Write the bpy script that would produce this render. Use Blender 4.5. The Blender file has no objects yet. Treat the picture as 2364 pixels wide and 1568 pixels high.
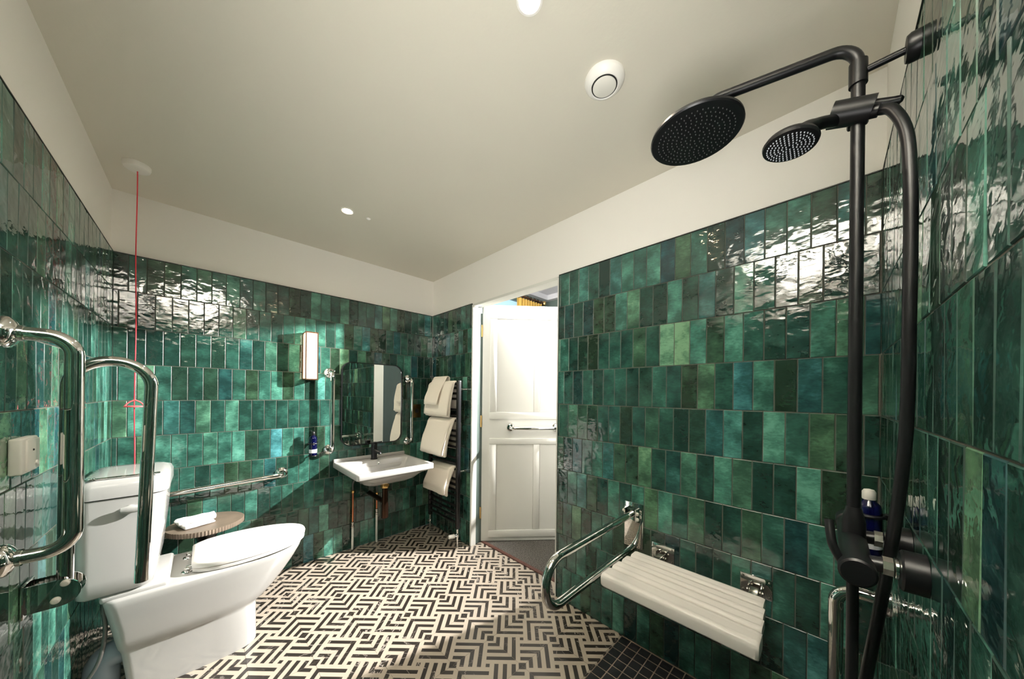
import bpy, bmesh, math, random
from mathutils import Vector, Matrix, noise, Euler
random.seed(7)
PI = math.pi
sc = bpy.context.scene
COL = sc.collection

# ------------------------------------------------------------------ room numbers (metres)
CAM_H = 1.263
XL, XR, YB, YS = -.3534, 1.579, 2.713, -.1176     # finished faces: left, right, back, near wall
HC, HT = 2.35, 2.010                               # ceiling height, top of the tiling
TT = .008                                          # tile thickness
DOOR_Y0, DOOR_Y1, DOOR_H = 1.193, 2.080, 2.0       # doorway in the right wall
XO = 1.70                                          # outer face of the right wall
BX, BY, BH = 3.60, 2.94, 2.70                      # bedroom: far wall, side wall, ceiling

# ------------------------------------------------------------------ camera
yaw, roll = math.radians(45.43), math.radians(.594)
Fv = Vector((math.cos(yaw), math.sin(yaw), 0)); R0 = Vector((math.sin(yaw), -math.cos(yaw), 0)); U0 = Vector((0, 0, 1))
Rv = R0*math.cos(roll)+U0*math.sin(roll); Uv = U0*math.cos(roll)-R0*math.sin(roll)
cd = bpy.data.cameras.new('camera'); cam = bpy.data.objects.new('camera', cd); COL.objects.link(cam)
m = Matrix((Rv, Uv, -Fv)).transposed().to_4x4(); m.translation = Vector((0, 0, CAM_H)); cam.matrix_world = m
cd.sensor_width = 36; cd.lens = 722/2364*36; cd.shift_y = (910.4-784)/2364; cd.clip_start = .01
sc.camera = cam

# ------------------------------------------------------------------ world, lights, exposure
sc.view_settings.view_transform = 'Standard'; sc.view_settings.look = 'None'
sc.view_settings.gamma = 1; sc.view_settings.use_curve_mapping = False
sc.view_settings.exposure = 0.95
w = bpy.data.worlds.new('world'); sc.world = w; w.use_nodes = True
w.node_tree.nodes['Background'].inputs[0].default_value = (.55, .62, .7, 1)
w.node_tree.nodes['Background'].inputs[1].default_value = .15
sc.cycles.max_bounces = 9; sc.cycles.diffuse_bounces = 5; sc.cycles.glossy_bounces = 6
sc.cycles.sample_clamp_indirect = 6; sc.cycles.blur_glossy = .5
sc.cycles.use_denoising = True

def light(name, kind, loc, power, color, size=.03, direction=None, angle=None, blend=.5):
    d = bpy.data.lights.new(name, kind); o = bpy.data.objects.new(name, d); COL.objects.link(o)
    o.location = loc; d.energy = power; d.color = color
    if kind in ('POINT', 'SPOT'): d.shadow_soft_size = size
    if kind == 'AREA': d.size = size
    if kind == 'SPOT': d.spot_size = angle; d.spot_blend = blend
    if direction is not None: o.rotation_euler = Vector(direction).to_track_quat('-Z', 'Y').to_euler()
    return o
P_BED, P_BOUNCE, P_DOWN, P_FILL = 1150, 480, 22, 42
light('bedroom_lamp', 'SPOT', (3.025, .925, 2.303), P_BED, (1, .97, .93), .035, (-3.1, 1.6, -.80), math.radians(96), .9)
light('bounced_flash', 'SPOT', (.03, .17, 1.70), P_BOUNCE, (1, .99, .965), .05, (-.10, .0, 1), math.radians(74), .85)
light('bare_flash', 'SPOT', (.0, .08, 1.16), P_FILL, (1, .97, .925), .22, (1.1, 1.05, 1.3), math.radians(98), 1.0)
for n_, loc_ in enumerate([(.603, 2.032, 2.345), (.631, .588, 2.345)]):
    light('downlight_beam', 'SPOT', loc_, P_DOWN, (1, .87, .71), .03, (0, 0, -1), math.radians(125), .7)

# ------------------------------------------------------------------ materials
MATS = {}
def mat(name, base=(.8, .8, .8), rough=.5, metal=0, ior=1.5, bump=None, vary=None, emit=None, coat=0, sheen=0, trans=0):
    if name in MATS: return MATS[name]
    m = bpy.data.materials.new(name); m.use_nodes = True; nt = m.node_tree; N = nt.nodes; L = nt.links
    b = N['Principled BSDF']; b.inputs['Base Color'].default_value = (*base, 1); b.inputs['Roughness'].default_value = rough
    b.inputs['Metallic'].default_value = metal; b.inputs['IOR'].default_value = ior
    b.inputs['Coat Weight'].default_value = coat; b.inputs['Sheen Weight'].default_value = sheen
    b.inputs['Transmission Weight'].default_value = trans
    if emit: b.inputs['Emission Color'].default_value = (*emit[0], 1); b.inputs['Emission Strength'].default_value = emit[1]
    tc = N.new('ShaderNodeTexCoord')
    if vary:   # (scale, amount) gentle mottling of the colour
        nz = N.new('ShaderNodeTexNoise'); nz.inputs['Scale'].default_value = vary[0]; nz.inputs['Detail'].default_value = 4
        L.new(tc.outputs['Object'], nz.inputs['Vector'])
        hs = N.new('ShaderNodeHueSaturation'); mr = N.new('ShaderNodeMapRange')
        mr.inputs['From Min'].default_value = .3; mr.inputs['From Max'].default_value = .7
        mr.inputs['To Min'].default_value = 1-vary[1]; mr.inputs['To Max'].default_value = 1+vary[1]
        L.new(nz.outputs['Fac'], mr.inputs['Value']); L.new(mr.outputs['Result'], hs.inputs['Value'])
        hs.inputs['Color'].default_value = (*base, 1); L.new(hs.outputs['Color'], b.inputs['Base Color'])
    if bump:   # (scale, distance)
        n2 = N.new('ShaderNodeTexNoise'); n2.inputs['Scale'].default_value = bump[0]; n2.inputs['Detail'].default_value = 3
        L.new(tc.outputs['Object'], n2.inputs['Vector'])
        bp = N.new('ShaderNodeBump'); bp.inputs['Strength'].default_value = 1; bp.inputs['Distance'].default_value = bump[1]
        L.new(n2.outputs['Fac'], bp.inputs['Height']); L.new(bp.outputs['Normal'], b.inputs['Normal'])
    MATS[name] = m; return m

def math_node(N, L, op, a, b=None, c=None):
    n = N.new('ShaderNodeMath'); n.operation = op
    for i, v in enumerate((a, b, c)):
        if v is None: continue
        if isinstance(v, (int, float)): n.inputs[i].default_value = v
        else: L.new(v, n.inputs[i])
    return n.outputs[0]

def glaze(name, attr, rough=.055):
    """hand-made green glazed tile; three random numbers per tile come from the object colour (or a mesh attribute)"""
    m = bpy.data.materials.new(name); m.use_nodes = True; nt = m.node_tree; N = nt.nodes; L = nt.links
    b = N['Principled BSDF']
    if attr:
        src = N.new('ShaderNodeAttribute'); src.attribute_name = 'tint'; colr = src.outputs['Color']
    else:
        src = N.new('ShaderNodeObjectInfo'); colr = src.outputs['Color']
    sep = N.new('ShaderNodeSeparateColor'); L.new(colr, sep.inputs[0])
    r1, r2, r3 = sep.outputs
    tc = N.new('ShaderNodeTexCoord')
    off = N.new('ShaderNodeCombineXYZ')
    L.new(math_node(N, L, 'MULTIPLY', r3, 31), off.inputs[0]); L.new(math_node(N, L, 'MULTIPLY', r1, 17), off.inputs[1]); L.new(math_node(N, L, 'MULTIPLY', r2, 23), off.inputs[2])
    add = N.new('ShaderNodeVectorMath'); add.operation = 'ADD'; L.new(tc.outputs['Object'], add.inputs[0]); L.new(off.outputs[0], add.inputs[1])
    def nz(scale, det, stretch=(1, 1, 1), dist=0):
        mp = N.new('ShaderNodeMapping'); mp.inputs['Scale'].default_value = stretch; L.new(add.outputs[0], mp.inputs['Vector'])
        n = N.new('ShaderNodeTexNoise'); n.inputs['Scale'].default_value = scale; n.inputs['Detail'].default_value = det; n.inputs['Distortion'].default_value = dist
        L.new(mp.outputs[0], n.inputs['Vector']); return n.outputs['Fac']
    big = nz(13, 3); fine = nz(60, 5, (1, 1, 2.2), .6)
    # tone: tile value + cloudy shift inside the tile
    t = math_node(N, L, 'MULTIPLY_ADD', math_node(N, L, 'SUBTRACT', big, .5), 1.05, r1)
    t = math_node(N, L, 'MULTIPLY_ADD', math_node(N, L, 'SUBTRACT', fine, .5), .42, t)
    cr = N.new('ShaderNodeValToRGB'); L.new(t, cr.inputs[0]); e = cr.color_ramp.elements
    e[0].position = 0; e[0].color = (.010, .030, .023, 1); e[1].position = 1; e[1].color = (.125, .35, .268, 1)
    for p, c in [(.3, (.012, .038, .029, 1)), (.6, (.027, .094, .071, 1)), (.82, (.062, .200, .150, 1))]:
        k = e.new(p); k.color = c
    def mix(fac, a, c):
        mx = N.new('ShaderNodeMix'); mx.data_type = 'RGBA'; mx.blend_type = 'MULTIPLY'; L.new(fac, mx.inputs[0]); L.new(a, mx.inputs[6]); mx.inputs[7].default_value = (*c, 1); return mx.outputs[2]
    def rng(v, a, c):
        mr = N.new('ShaderNodeMapRange'); mr.inputs['From Min'].default_value = a; mr.inputs['From Max'].default_value = c; L.new(v, mr.inputs['Value']); return mr.outputs[0]
    c1 = mix(rng(r2, .82, 1.0), cr.outputs[0], (.72, .86, 1.28))     # bluish tiles
    c2 = mix(rng(r2, .30, .04), c1, (1.4, .95, .72))                 # olive tiles
    L.new(c2, b.inputs['Base Color'])
    b.inputs['IOR'].default_value = 1.7
    b.inputs['Roughness'].default_value = rough
    # wavy glaze
    wv = nz(17, 1.2, (1, 1, 1.2), .5); w2 = nz(48, 1.5, (.8, 1, 1.6), .3)
    h = math_node(N, L, 'ADD', math_node(N, L, 'MULTIPLY', wv, .0025), math_node(N, L, 'MULTIPLY', w2, .00042))
    bp = N.new('ShaderNodeBump'); bp.inputs['Strength'].default_value = 1; bp.inputs['Distance'].default_value = 1
    L.new(h, bp.inputs['Height']); L.new(bp.outputs['Normal'], b.inputs['Normal'])
    return m
M_TILE = glaze('green_glaze', False); M_TILE_S = glaze('green_glaze_joined', True)
M_EDGE = glaze('green_glaze_edge', False, .38); M_EDGE_S = glaze('green_glaze_edge_joined', True, .38)

def marble(name, base, vein, thr):
    m = bpy.data.materials.new(name); m.use_nodes = True; nt = m.node_tree; N = nt.nodes; L = nt.links
    b = N['Principled BSDF']; b.inputs['Roughness'].default_value = .28
    g = N.new('ShaderNodeNewGeometry')
    n = N.new('ShaderNodeTexNoise'); n.inputs['Scale'].default_value = 7; n.inputs['Detail'].default_value = 5; n.inputs['Distortion'].default_value = 1.6
    L.new(g.outputs['Position'], n.inputs['Vector'])
    d = math_node(N, L, 'ABSOLUTE', math_node(N, L, 'SUBTRACT', n.outputs['Fac'], .5))
    mr = N.new('ShaderNodeMapRange'); mr.inputs['From Min'].default_value = 0; mr.inputs['From Max'].default_value = thr; mr.inputs['To Min'].default_value = 1; mr.inputs['To Max'].default_value = 0
    L.new(d, mr.inputs['Value'])
    n3 = N.new('ShaderNodeTexNoise'); n3.inputs['Scale'].default_value = 2.4; n3.inputs['Detail'].default_value = 2; L.new(g.outputs['Position'], n3.inputs['Vector'])
    k = N.new('ShaderNodeMapRange'); k.inputs['From Min'].default_value = .45; k.inputs['From Max'].default_value = .6; L.new(n3.outputs['Fac'], k.inputs['Value'])
    f = math_node(N, L, 'MULTIPLY', mr.outputs[0], k.outputs[0])
    mx = N.new('ShaderNodeMix'); mx.data_type = 'RGBA'; L.new(f, mx.inputs[0]); mx.inputs[6].default_value = (*base, 1); mx.inputs[7].default_value = (*vein, 1)
    L.new(mx.outputs[2], b.inputs['Base Color']); return m
M_MWHITE = marble('cream_marble', (.40, .345, .28), (.40, .33, .26), .01)
M_MBLACK = marble('black_marble', (.022, .018, .015), (.5, .45, .4), .014)

M_CEIL = mat('ceiling_paint_shaded', (.68, .645, .555), .7, bump=(60, .0004))  # darker than the walls: the ceiling's dimmer light is put into the colour
M_WALL = mat('wall_paint', (.90, .87, .82), .65, bump=(70, .0004))
M_GROUT = mat('dark_grout', (.085, .08, .062), .8, bump=(300, .0006))
M_FGROUT = mat('floor_joint', (.10, .085, .07), .8)
M_TRIM = mat('black_trim', (.012, .012, .012), .35)
M_WHITE = mat('white_gloss_paint', (.72, .715, .67), .65, ior=1.35)
M_CERAMIC = mat('white_ceramic', (.39, .385, .37), .09, ior=1.55)
M_SEATW = mat('white_plastic_seat', (.90, .865, .83), .32)
M_CHROME = mat('chrome', (.80, .79, .77), .04, 1)
M_STEEL = mat('brushed_steel', (.52, .50, .46), .26, 1)
M_BLACK = mat('matt_black_metal', (.006, .006, .007), .36, 0, 1.38)
M_BLACKG = mat('black_satin', (.01, .01, .011), .2)
M_RUBBER = mat('nozzle_rubber', (.09, .09, .09), .5)
M_BRASS = mat('brass', (.62, .40, .15), .25, 1)
M_BRONZE = mat('bronze_frame', (.16, .085, .05), .35, .8)
M_COPPER = mat('copper', (.62, .24, .13), .3, 1)
M_RED = mat('red_cord', (.72, .03, .05), .5)
M_PINK = mat('pink_plastic', (.85, .13, .14), .35)
M_PLASTIC = mat('white_plastic', (.80, .78, .72), .35)
M_PVENT = mat('vent_plastic', (.86, .84, .80), .4)
M_GLASSM = mat('mirror_silver', (.86, .88, .86), .01, 1)
M_TOWEL = mat('towel_terry', (.86, .79, .68), .95, bump=(420, .0018), sheen=.3)
M_CLOTH = mat('white_flannel', (.88, .86, .82), .95, bump=(480, .0015), sheen=.3)
M_BLUE = mat('cobalt_glass', (.0015, .002, .024), .08)
M_LABEL = mat('label_paper', (.72, .74, .80), .5)
M_WOOD = mat('taupe_wood', (.15, .115, .085), .45, vary=(14, .18))
M_GREYPIPE = mat('grey_waste_pipe', (.24, .29, .33), .3)
M_CARPET = mat('grey_carpet', (.085, .078, .068), .95, vary=(120, .8), bump=(220, .004))
M_BEDWALL = mat('bedroom_paint', (.11, .15, .135), .6)
M_BEDCEIL = mat('bedroom_ceiling_paint', (.58, .58, .62), .6)
M_CURTAIN = mat('gold_curtain', (.55, .34, .07), .7)
M_THRESH = mat('threshold_wood', (.09, .035, .025), .5)
M_MOSAIC = mat('black_mosaic', (.018, .018, .021), .3, bump=(90, .0006))
M_MGROUT = mat('mosaic_grout', (.26, .20, .15), .7)
M_DBRONZE = mat('dark_bronze_pipe', (.06, .03, .018), .28, .9)
M_DARKHOLE = mat('dark_recess', (.01, .01, .01), .6)
M_SHADE = mat('lit_glass_shade', (.9, .85, .75), .4, emit=((1, .80, .54), 2.3))
M_LAMPFACE = mat('lit_lamp_lens', (1, .9, .75), .4, emit=((1, .72, .42), 60))
M_BRAID = mat('braided_hose', (.16, .16, .15), .4, .9, bump=(900, .001))
M_DAY = mat('daylight_pane', (.2, .3, .4), .1, emit=((.42, .66, .85), .5))

# ------------------------------------------------------------------ mesh helpers
def mesh_from(name, verts, faces, mats, fm=None, smooth=False):
    me = bpy.data.meshes.new(name); me.from_pydata([tuple(v) for v in verts], [], faces)
    for mm in (mats if isinstance(mats, (list, tuple)) else [mats]): me.materials.append(mm)
    if fm: me.polygons.foreach_set('material_index', fm)
    if smooth: me.polygons.foreach_set('use_smooth', [True]*len(me.polygons))
    me.update(); return me

def obj(name, geo, mats, parent=None, smooth=True, label=None, kind=None, centre=True, sharp=35):
    """geo = (verts, faces[, face materials]) in world coordinates -> one mesh object, origin at its own middle"""
    verts, faces = geo[0], geo[1]; fm = geo[2] if len(geo) > 2 else None
    vs = [Vector(v) for v in verts]
    if centre:
        lo = Vector([min(v[i] for v in vs) for i in range(3)]); hi = Vector([max(v[i] for v in vs) for i in range(3)]); c = (lo+hi)/2
    else: c = Vector((0, 0, 0))
    me = mesh_from(name, [v-c for v in vs], faces, mats, fm, smooth)
    bm = bmesh.new(); bm.from_mesh(me); bmesh.ops.recalc_face_normals(bm, faces=bm.faces)
    if smooth:
        lim = math.radians(sharp)
        for e in bm.edges:
            if len(e.link_faces) == 2 and e.calc_face_angle(0) > lim: e.smooth = False
    bm.to_mesh(me); bm.free()
    o = bpy.data.objects.new(name, me); COL.objects.link(o)
    if parent is not None:
        o.parent = parent; o.location = c - world_loc(parent)
    else: o.location = c
    if label: o['label'] = label
    if kind: o['kind'] = kind
    return o
def world_loc(o):
    p = Vector(o.location)
    while o.parent: o = o.parent; p = p + Vector(o.location)
    return p
def tag(o, label, cat, group=None):
    o['label'] = label; o['category'] = cat
    if group: o['group'] = group
    return o
def thing(name, loc, label, cat, group=None):
    o = bpy.data.objects.new(name, None); COL.objects.link(o); o.location = loc; o.empty_display_size = .05
    return tag(o, label, cat, group)
def struct(name, geo, mats, smooth=False):
    return obj(name, geo, mats, None, smooth, kind='structure')

def join(*gs):
    V, F, Mi = [], [], []
    for g in gs:
        n = len(V); V += list(g[0]); F += [tuple(i+n for i in f) for f in g[1]]
        Mi += list(g[2]) if len(g) > 2 and g[2] else [0]*len(g[1])
    return V, F, Mi
def setm(g, i): return g[0], g[1], [i]*len(g[1])
def xf(g, M): return [M @ Vector(v) for v in g[0]], g[1], (g[2] if len(g) > 2 else None)
def box(a, b):
    x0, y0, z0 = a; x1, y1, z1 = b
    v = [(x0, y0, z0), (x1, y0, z0), (x1, y1, z0), (x0, y1, z0), (x0, y0, z1), (x1, y0, z1), (x1, y1, z1), (x0, y1, z1)]
    return v, [(0, 3, 2, 1), (4, 5, 6, 7), (0, 1, 5, 4), (1, 2, 6, 5), (2, 3, 7, 6), (3, 0, 4, 7)]
def rbox(a, b, r=.005, seg=2):
    bm = bmesh.new(); v, f = box(a, b); vs = [bm.verts.new(p) for p in v]; [bm.faces.new([vs[i] for i in q]) for q in f]
    bmesh.ops.bevel(bm, geom=list(bm.edges), offset=r, segments=seg, profile=.5, affect='EDGES')
    bm.verts.index_update(); g = ([tuple(v.co) for v in bm.verts], [tuple(v.index for v in f.verts) for f in bm.faces]); bm.free(); return g
def fillet(pts, r, seg=8):
    pts = [Vector(p) for p in pts]; out = [pts[0]]
    for i in range(1, len(pts)-1):
        a, b, c = pts[i-1], pts[i], pts[i+1]; d1 = (a-b); d2 = (c-b); rr = r[i-1] if isinstance(r, (list, tuple)) else r
        ang = d1.angle(d2)
        if ang > PI-.02: out.append(b); continue
        t = min(rr/math.tan(ang/2), d1.length*.49, d2.length*.49)
        p1 = b+d1.normalized()*t; p2 = b+d2.normalized()*t; rr2 = t*math.tan(ang/2)
        cen = b+(d1.normalized()+d2.normalized()).normalized()*(rr2/math.sin(ang/2))
        u = p1-cen; wv = p2-cen; tot = u.angle(wv)
        for k in range(seg+1):
            s = k/seg; out.append(cen+(u*math.sin((1-s)*tot)+wv*math.sin(s*tot))/math.sin(tot))
    out.append(pts[-1]); return out
def spline(pts, n=8):
    pts = [Vector(p) for p in pts]; P = [pts[0]*2-pts[1]]+pts+[pts[-1]*2-pts[-2]]; out = []
    for i in range(1, len(P)-2):
        for k in range(n):
            t = k/n; a, b, c, d = P[i-1], P[i], P[i+1], P[i+2]
            out.append(.5*((2*b)+(c-a)*t+(2*a-5*b+4*c-d)*t*t+(3*b-a-3*c+d)*t**3))
    out.append(pts[-1]); return out
def tube(path, r, seg=14, cap=True):
    path = [Vector(p) for p in path]; n = len(path); V, F = [], []
    T = [(path[min(i+1, n-1)]-path[max(i-1, 0)]).normalized() for i in range(n)]
    up = Vector((0, 0, 1)) if abs(T[0].z) < .9 else Vector((1, 0, 0)); nx = T[0].cross(up).normalized()
    for i in range(n):
        nx = (nx-T[i]*nx.dot(T[i])).normalized(); ny = T[i].cross(nx); rr = r[i] if isinstance(r, (list, tuple)) else r
        for k in range(seg):
            a = 2*PI*k/seg; V.append(path[i]+nx*math.cos(a)*rr+ny*math.sin(a)*rr)
    for i in range(n-1):
        for k in range(seg):
            k2 = (k+1) % seg; F.append((i*seg+k, i*seg+k2, (i+1)*seg+k2, (i+1)*seg+k))
    if cap: F.append(tuple(range(seg))[::-1]); F.append(tuple((n-1)*seg+k for k in range(seg)))
    return V, F
def cyl(a, b, r, seg=20): return tube([a, b], r, seg)
def lathe(prof, origin=(0, 0, 0), axis=(0, 0, 1), seg=32, sx=1, sy=1):
    """prof = [(radius, height)...] turned round axis through origin"""
    q = Vector((0, 0, 1)).rotation_difference(Vector(axis).normalized()); O = Vector(origin); V, F = [], []
    for r, h in prof:
        for k in range(seg):
            a = 2*PI*k/seg; V.append(O+q @ Vector((r*math.cos(a)*sx, r*math.sin(a)*sy, h)))
    n = len(prof)
    for i in range(n-1):
        for k in range(seg):
            k2 = (k+1) % seg; F.append((i*seg+k, i*seg+k2, (i+1)*seg+k2, (i+1)*seg+k))
    F.append(tuple(range(seg))[::-1]); F.append(tuple((n-1)*seg+k for k in range(seg))); return V, F
def loft(rings, cap0=True, cap1=True):
    V, F = [], []; s = len(rings[0])
    for r in rings: V += list(r)
    for i in range(len(rings)-1):
        for k in range(s):
            k2 = (k+1) % s; F.append((i*s+k, i*s+k2, (i+1)*s+k2, (i+1)*s+k))
    if cap0: F.append(tuple(range(s))[::-1])
    if cap1: F.append(tuple((len(rings)-1)*s+k for k in range(s)))
    return V, F
def rrect(x0, x1, y0, y1, r, z, seg=5):
    out = []
    for cx, cy, a0 in ((x1-r, y1-r, 0), (x0+r, y1-r, 90), (x0+r, y0+r, 180), (x1-r, y0+r, 270)):
        for k in range(seg+1):
            a = math.radians(a0+90*k/seg); out.append(Vector((cx+r*math.cos(a), cy+r*math.sin(a), z)))
    return out
def fan_cap(ring, z=None): return ring
def wobble(g, amp, scale, seed=0, fn=None):
    V = []
    for v in g[0]:
        v = Vector(v); d = noise.noise_vector(v*scale+Vector((seed, seed*2, 0)))*amp
        V.append(v+d)
    return V, g[1]
def subdiv(g, n=1):
    bm = bmesh.new(); vs = [bm.verts.new(v) for v in g[0]]
    for f in g[1]:
        try: bm.faces.new([vs[i] for i in f])
        except ValueError: pass
    bmesh.ops.subdivide_edges(bm, edges=bm.edges, cuts=n, use_grid_fill=True)
    bm.verts.index_update(); o = ([v.co.copy() for v in bm.verts], [tuple(v.index for v in f.verts) for f in bm.faces]); bm.free(); return o

# ================================================================== ROOM SHELL
WT = .10
struct('wall_left', box((XL-TT-WT, YS-TT-WT, 0), (XL-TT, YB+TT+WT, HC)), M_WALL)
struct('wall_back', box((XL-TT, YB+TT, 0), (XO, YB+TT+WT, HC)), M_WALL)
struct('wall_near', box((XL-TT, YS-TT-WT, 0), (XO, YS-TT, HC)), M_WALL)
OH = DOOR_H+.006
struct('wall_right', join(box((XR+TT, YS-TT, 0), (XO, DOOR_Y0+.004, HC)), box((XR+TT, DOOR_Y1+.006, 0), (XO, YB+TT, HC)),
                          box((XR+TT, DOOR_Y0+.004, OH), (XO, DOOR_Y1+.006, HC))), M_WALL)
struct('ceiling', box((XL-TT-WT, YS-TT-WT, HC), (XO, YB+TT+WT, HC+.08)), M_CEIL)
floor = struct('floor', box((XL-TT, YS-TT, -.10), (XR+TT+.11, YB+TT, -.0085)), M_FGROUT)
# bedroom beyond the doorway
struct('floor_bedroom', box((XO+.022, -1.2, -.08), (BX, BY, .004)), M_CARPET)
struct('wall_bedroom_far', box((BX, -1.3, 0), (BX+.1, BY+.1, BH)), M_BEDWALL)
struct('wall_bedroom_window', join(box((XO, BY, 0), (2.10, BY+.1, BH)), box((2.10, BY, 2.52), (BX, BY+.1, BH)), box((3.05, BY, 0), (BX, BY+.1, 2.52)), box((2.10, BY, 0), (3.05, BY+.1, .9))), M_BEDWALL)
struct('wall_bedroom_near', box((XO, -1.3, 0), (BX, -1.2, BH)), M_BEDWALL)
struct('ceiling_bedroom', box((XO-.05, -1.3, BH), (BX+.1, BY+.1, BH+.08)), M_BEDCEIL)
struct('wall_bedroom_over_bath', join(box((XO-.05, -1.3, HC), (XO, BY+.1, BH)), box((XO-.05, -1.3, 0), (XO, YS-TT-WT, HC)), box((XO-.05, YB+TT+WT, 0), (XO, BY+.1, HC))), M_BEDWALL)
for nm, g in (('cornice', box((XO, BY-.07, BH-.07), (BX-.07, BY, BH))), ('cornice', box((BX-.07, -1.2, BH-.07), (BX, BY, BH)))):
    struct('trim_cornice', g, M_BEDCEIL)
win = struct('window_1', box((2.10, BY+.06, .9), (3.05, BY+.075, 2.52)), M_DAY)
for k in range(2): obj('window_bar', box((2.10, BY+.04, 1.45+.54*k), (3.05, BY+.06, 1.48+.54*k)), M_WHITE, win)
obj('window_bar', box((2.56, BY+.04, .9), (2.59, BY+.059, 2.52)), M_WHITE, win)

# door lining, threshold, black edging along the tiling
lin = struct('trim_door_lining', join(rbox((XR-.001, DOOR_Y1-.010, 0), (XR+.052, DOOR_Y1+.006, DOOR_H), .002, 1),
    box((XR+.002, DOOR_Y0-.004, 0), (XO, DOOR_Y0+.012, DOOR_H)),
    box((XR+.002, DOOR_Y0+.012, DOOR_H-.012), (XR+.05, DOOR_Y1-.01, DOOR_H+.006)),
    box((XR+.05, DOOR_Y0+.012, DOOR_H+.002), (XO, DOOR_Y1+.004, DOOR_H+.008))), M_WHITE)
struct('trim_door_rebate', box((XR+.053, DOOR_Y1+.004, 0), (XO, DOOR_Y1+.008, DOOR_H)), M_BEDWALL)
struct('trim_threshold', rbox((XR+.111, DOOR_Y0, -.01), (XO+.022, DOOR_Y1, .007), .003, 1), M_THRESH)
e = .0035
struct('trim_left', box((XL-TT, YS, HT), (XL+.001, YB, HT+e)), M_TRIM)
struct('trim_back', box((XL, YB-.001, HT), (XR, YB+TT, HT+e)), M_TRIM)
struct('trim_right', join(box((XR-.001, YS, HT), (XR+TT, DOOR_Y0, HT+e)), box((XR-.001, DOOR_Y1+.006, HT), (XR+TT, YB, HT+e)),
                          box((XR-.0015, DOOR_Y0-.003, 0), (XR+TT, DOOR_Y0+.0005, HT+e))), M_TRIM)
struct('trim_near', box((XL, YS-TT, HT), (XR, YS+.001, HT+e)), M_TRIM)

# ------------------------------------------------------------------ wall tiles
TW, TH = .0664, .2012
tile_meshes = {}
def tile_geo(wd, ht):
    b, d = .0017, .0012; x, z = wd/2, ht/2
    V = [(-x, TT, -z), (x, TT, -z), (x, TT, z), (-x, TT, z), (-x, d, -z), (x, d, -z), (x, d, z), (-x, d, z),
         (-x+b, 0, -z+b), (x-b, 0, -z+b), (x-b, 0, z-b), (-x+b, 0, z-b)]
    F = [(8, 9, 10, 11)]+[(4+i, 4+(i+1) % 4, 8+(i+1) % 4, 8+i) for i in range(4)]+[(i, (i+1) % 4, 4+(i+1) % 4, 4+i) for i in range(4)]
    return V, F, [0]+[1]*8
def tile_mesh(wd, ht):
    k = (round(wd, 3), round(ht, 3))
    if k not in tile_meshes:
        V, F, FM = tile_geo(wd, ht); me = mesh_from('tile', V, F, [M_TILE, M_EDGE], FM)
        bm = bmesh.new(); bm.from_mesh(me); bmesh.ops.recalc_face_normals(bm, faces=bm.faces); bm.to_mesh(me); bm.free()
        # open shell: make the glazed face look outwards (-y)
        if me.polygons[0].normal.y > 0: me.flip_normals()
        tile_meshes[k] = me
    return tile_meshes[k]
def tint():
    r = random.random()
    v = .20+.62*random.betavariate(1.5, 1.7)
    if r > .93: v += .16
    if r < .16: v -= .12
    return (max(0.02, v), random.random(), random.random())
def tile_wall(wall, rot, origin, u0, u1, phase, prio, limit=298, gr=None):
    """tiles on a wall; u runs along local +x from the origin; prio(u) False -> joined remainder"""
    Rm = Matrix.Rotation(rot, 4, 'Z'); cells = []
    rows = 10
    for r in range(rows):
        zt = HT-.001-r*TH; zb = zt-TH+.0027
        zb = max(zb, .0); ph = phase+(TW/2 if r % 2 else 0)
        k = math.floor((u0-ph)/TW); u = ph+k*TW
        while u < u1-.004:
            a, b = max(u+.0013, u0+.0007), min(u+TW-.0013, u1-.0007)
            if b-a > .004: cells.append(((a+b)/2, b-a, (zt+zb)/2, zt-zb))
            u += TW
    single = [c for c in cells if prio(c[0])]; rest = [c for c in cells if not prio(c[0])]
    if len(single) > limit: single.sort(key=lambda c: -c[2]); rest += single[limit:]; single = single[:limit]
    wl = Vector(wall.location)
    for cx, wd, cz, ht in single:
        o = bpy.data.objects.new('tile', tile_mesh(wd, ht)); COL.objects.link(o); o.parent = wall
        o.location = Rm @ Vector((cx, 0, 0))+Vector(origin)+Vector((0, 0, cz))-wl
        o.rotation_euler = Euler((random.gauss(0, .005), 0, rot+random.gauss(0, .007)))
        t_ = tint(); o.color = (*t_, 1)
    if rest:
        V, F, T, FM = [], [], [], []
        for cx, wd, cz, ht in rest:
            v, f, fm_ = tile_geo(round(wd, 3), round(ht, 3)); FM += fm_; n = len(V); J = Matrix.Rotation(random.gauss(0, .007), 4, 'Z')
            t_ = tint()
            for p in v: V.append(Rm @ (J @ Vector(p)+Vector((cx, 0, 0)))+Vector(origin)+Vector((0, 0, cz))); T.append(t_)
            F += [tuple(i+n for i in q) for q in f]
        o = obj('tile_remainder', (V, F, FM), [M_TILE_S, M_EDGE_S], wall, False, kind='stuff')
        at = o.data.color_attributes.new('tint', 'FLOAT_COLOR', 'POINT')
        for i, t_ in enumerate(T): at.data[i].color = (*t_, 1)
    return len(single), len(rest)
D_ = bpy.data.objects
g0 = .0022
W_L, W_B, W_R, W_S = D_['wall_left'], D_['wall_back'], D_['wall_right'], D_['wall_near']
cnt = []
cnt.append(tile_wall(W_B, 0, (0, YB, 0), XL, XR, -.301-TW*1, lambda u: True, 297))
cnt.append(tile_wall(W_L, PI/2, (XL, 0, 0), YS, YB, .017, lambda u: u > 1.33))
cnt.append(tile_wall(W_R, -PI/2, (XR, 0, 0), -DOOR_Y0, -YS, .0482-TW/2, lambda u: True, 210))
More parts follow.
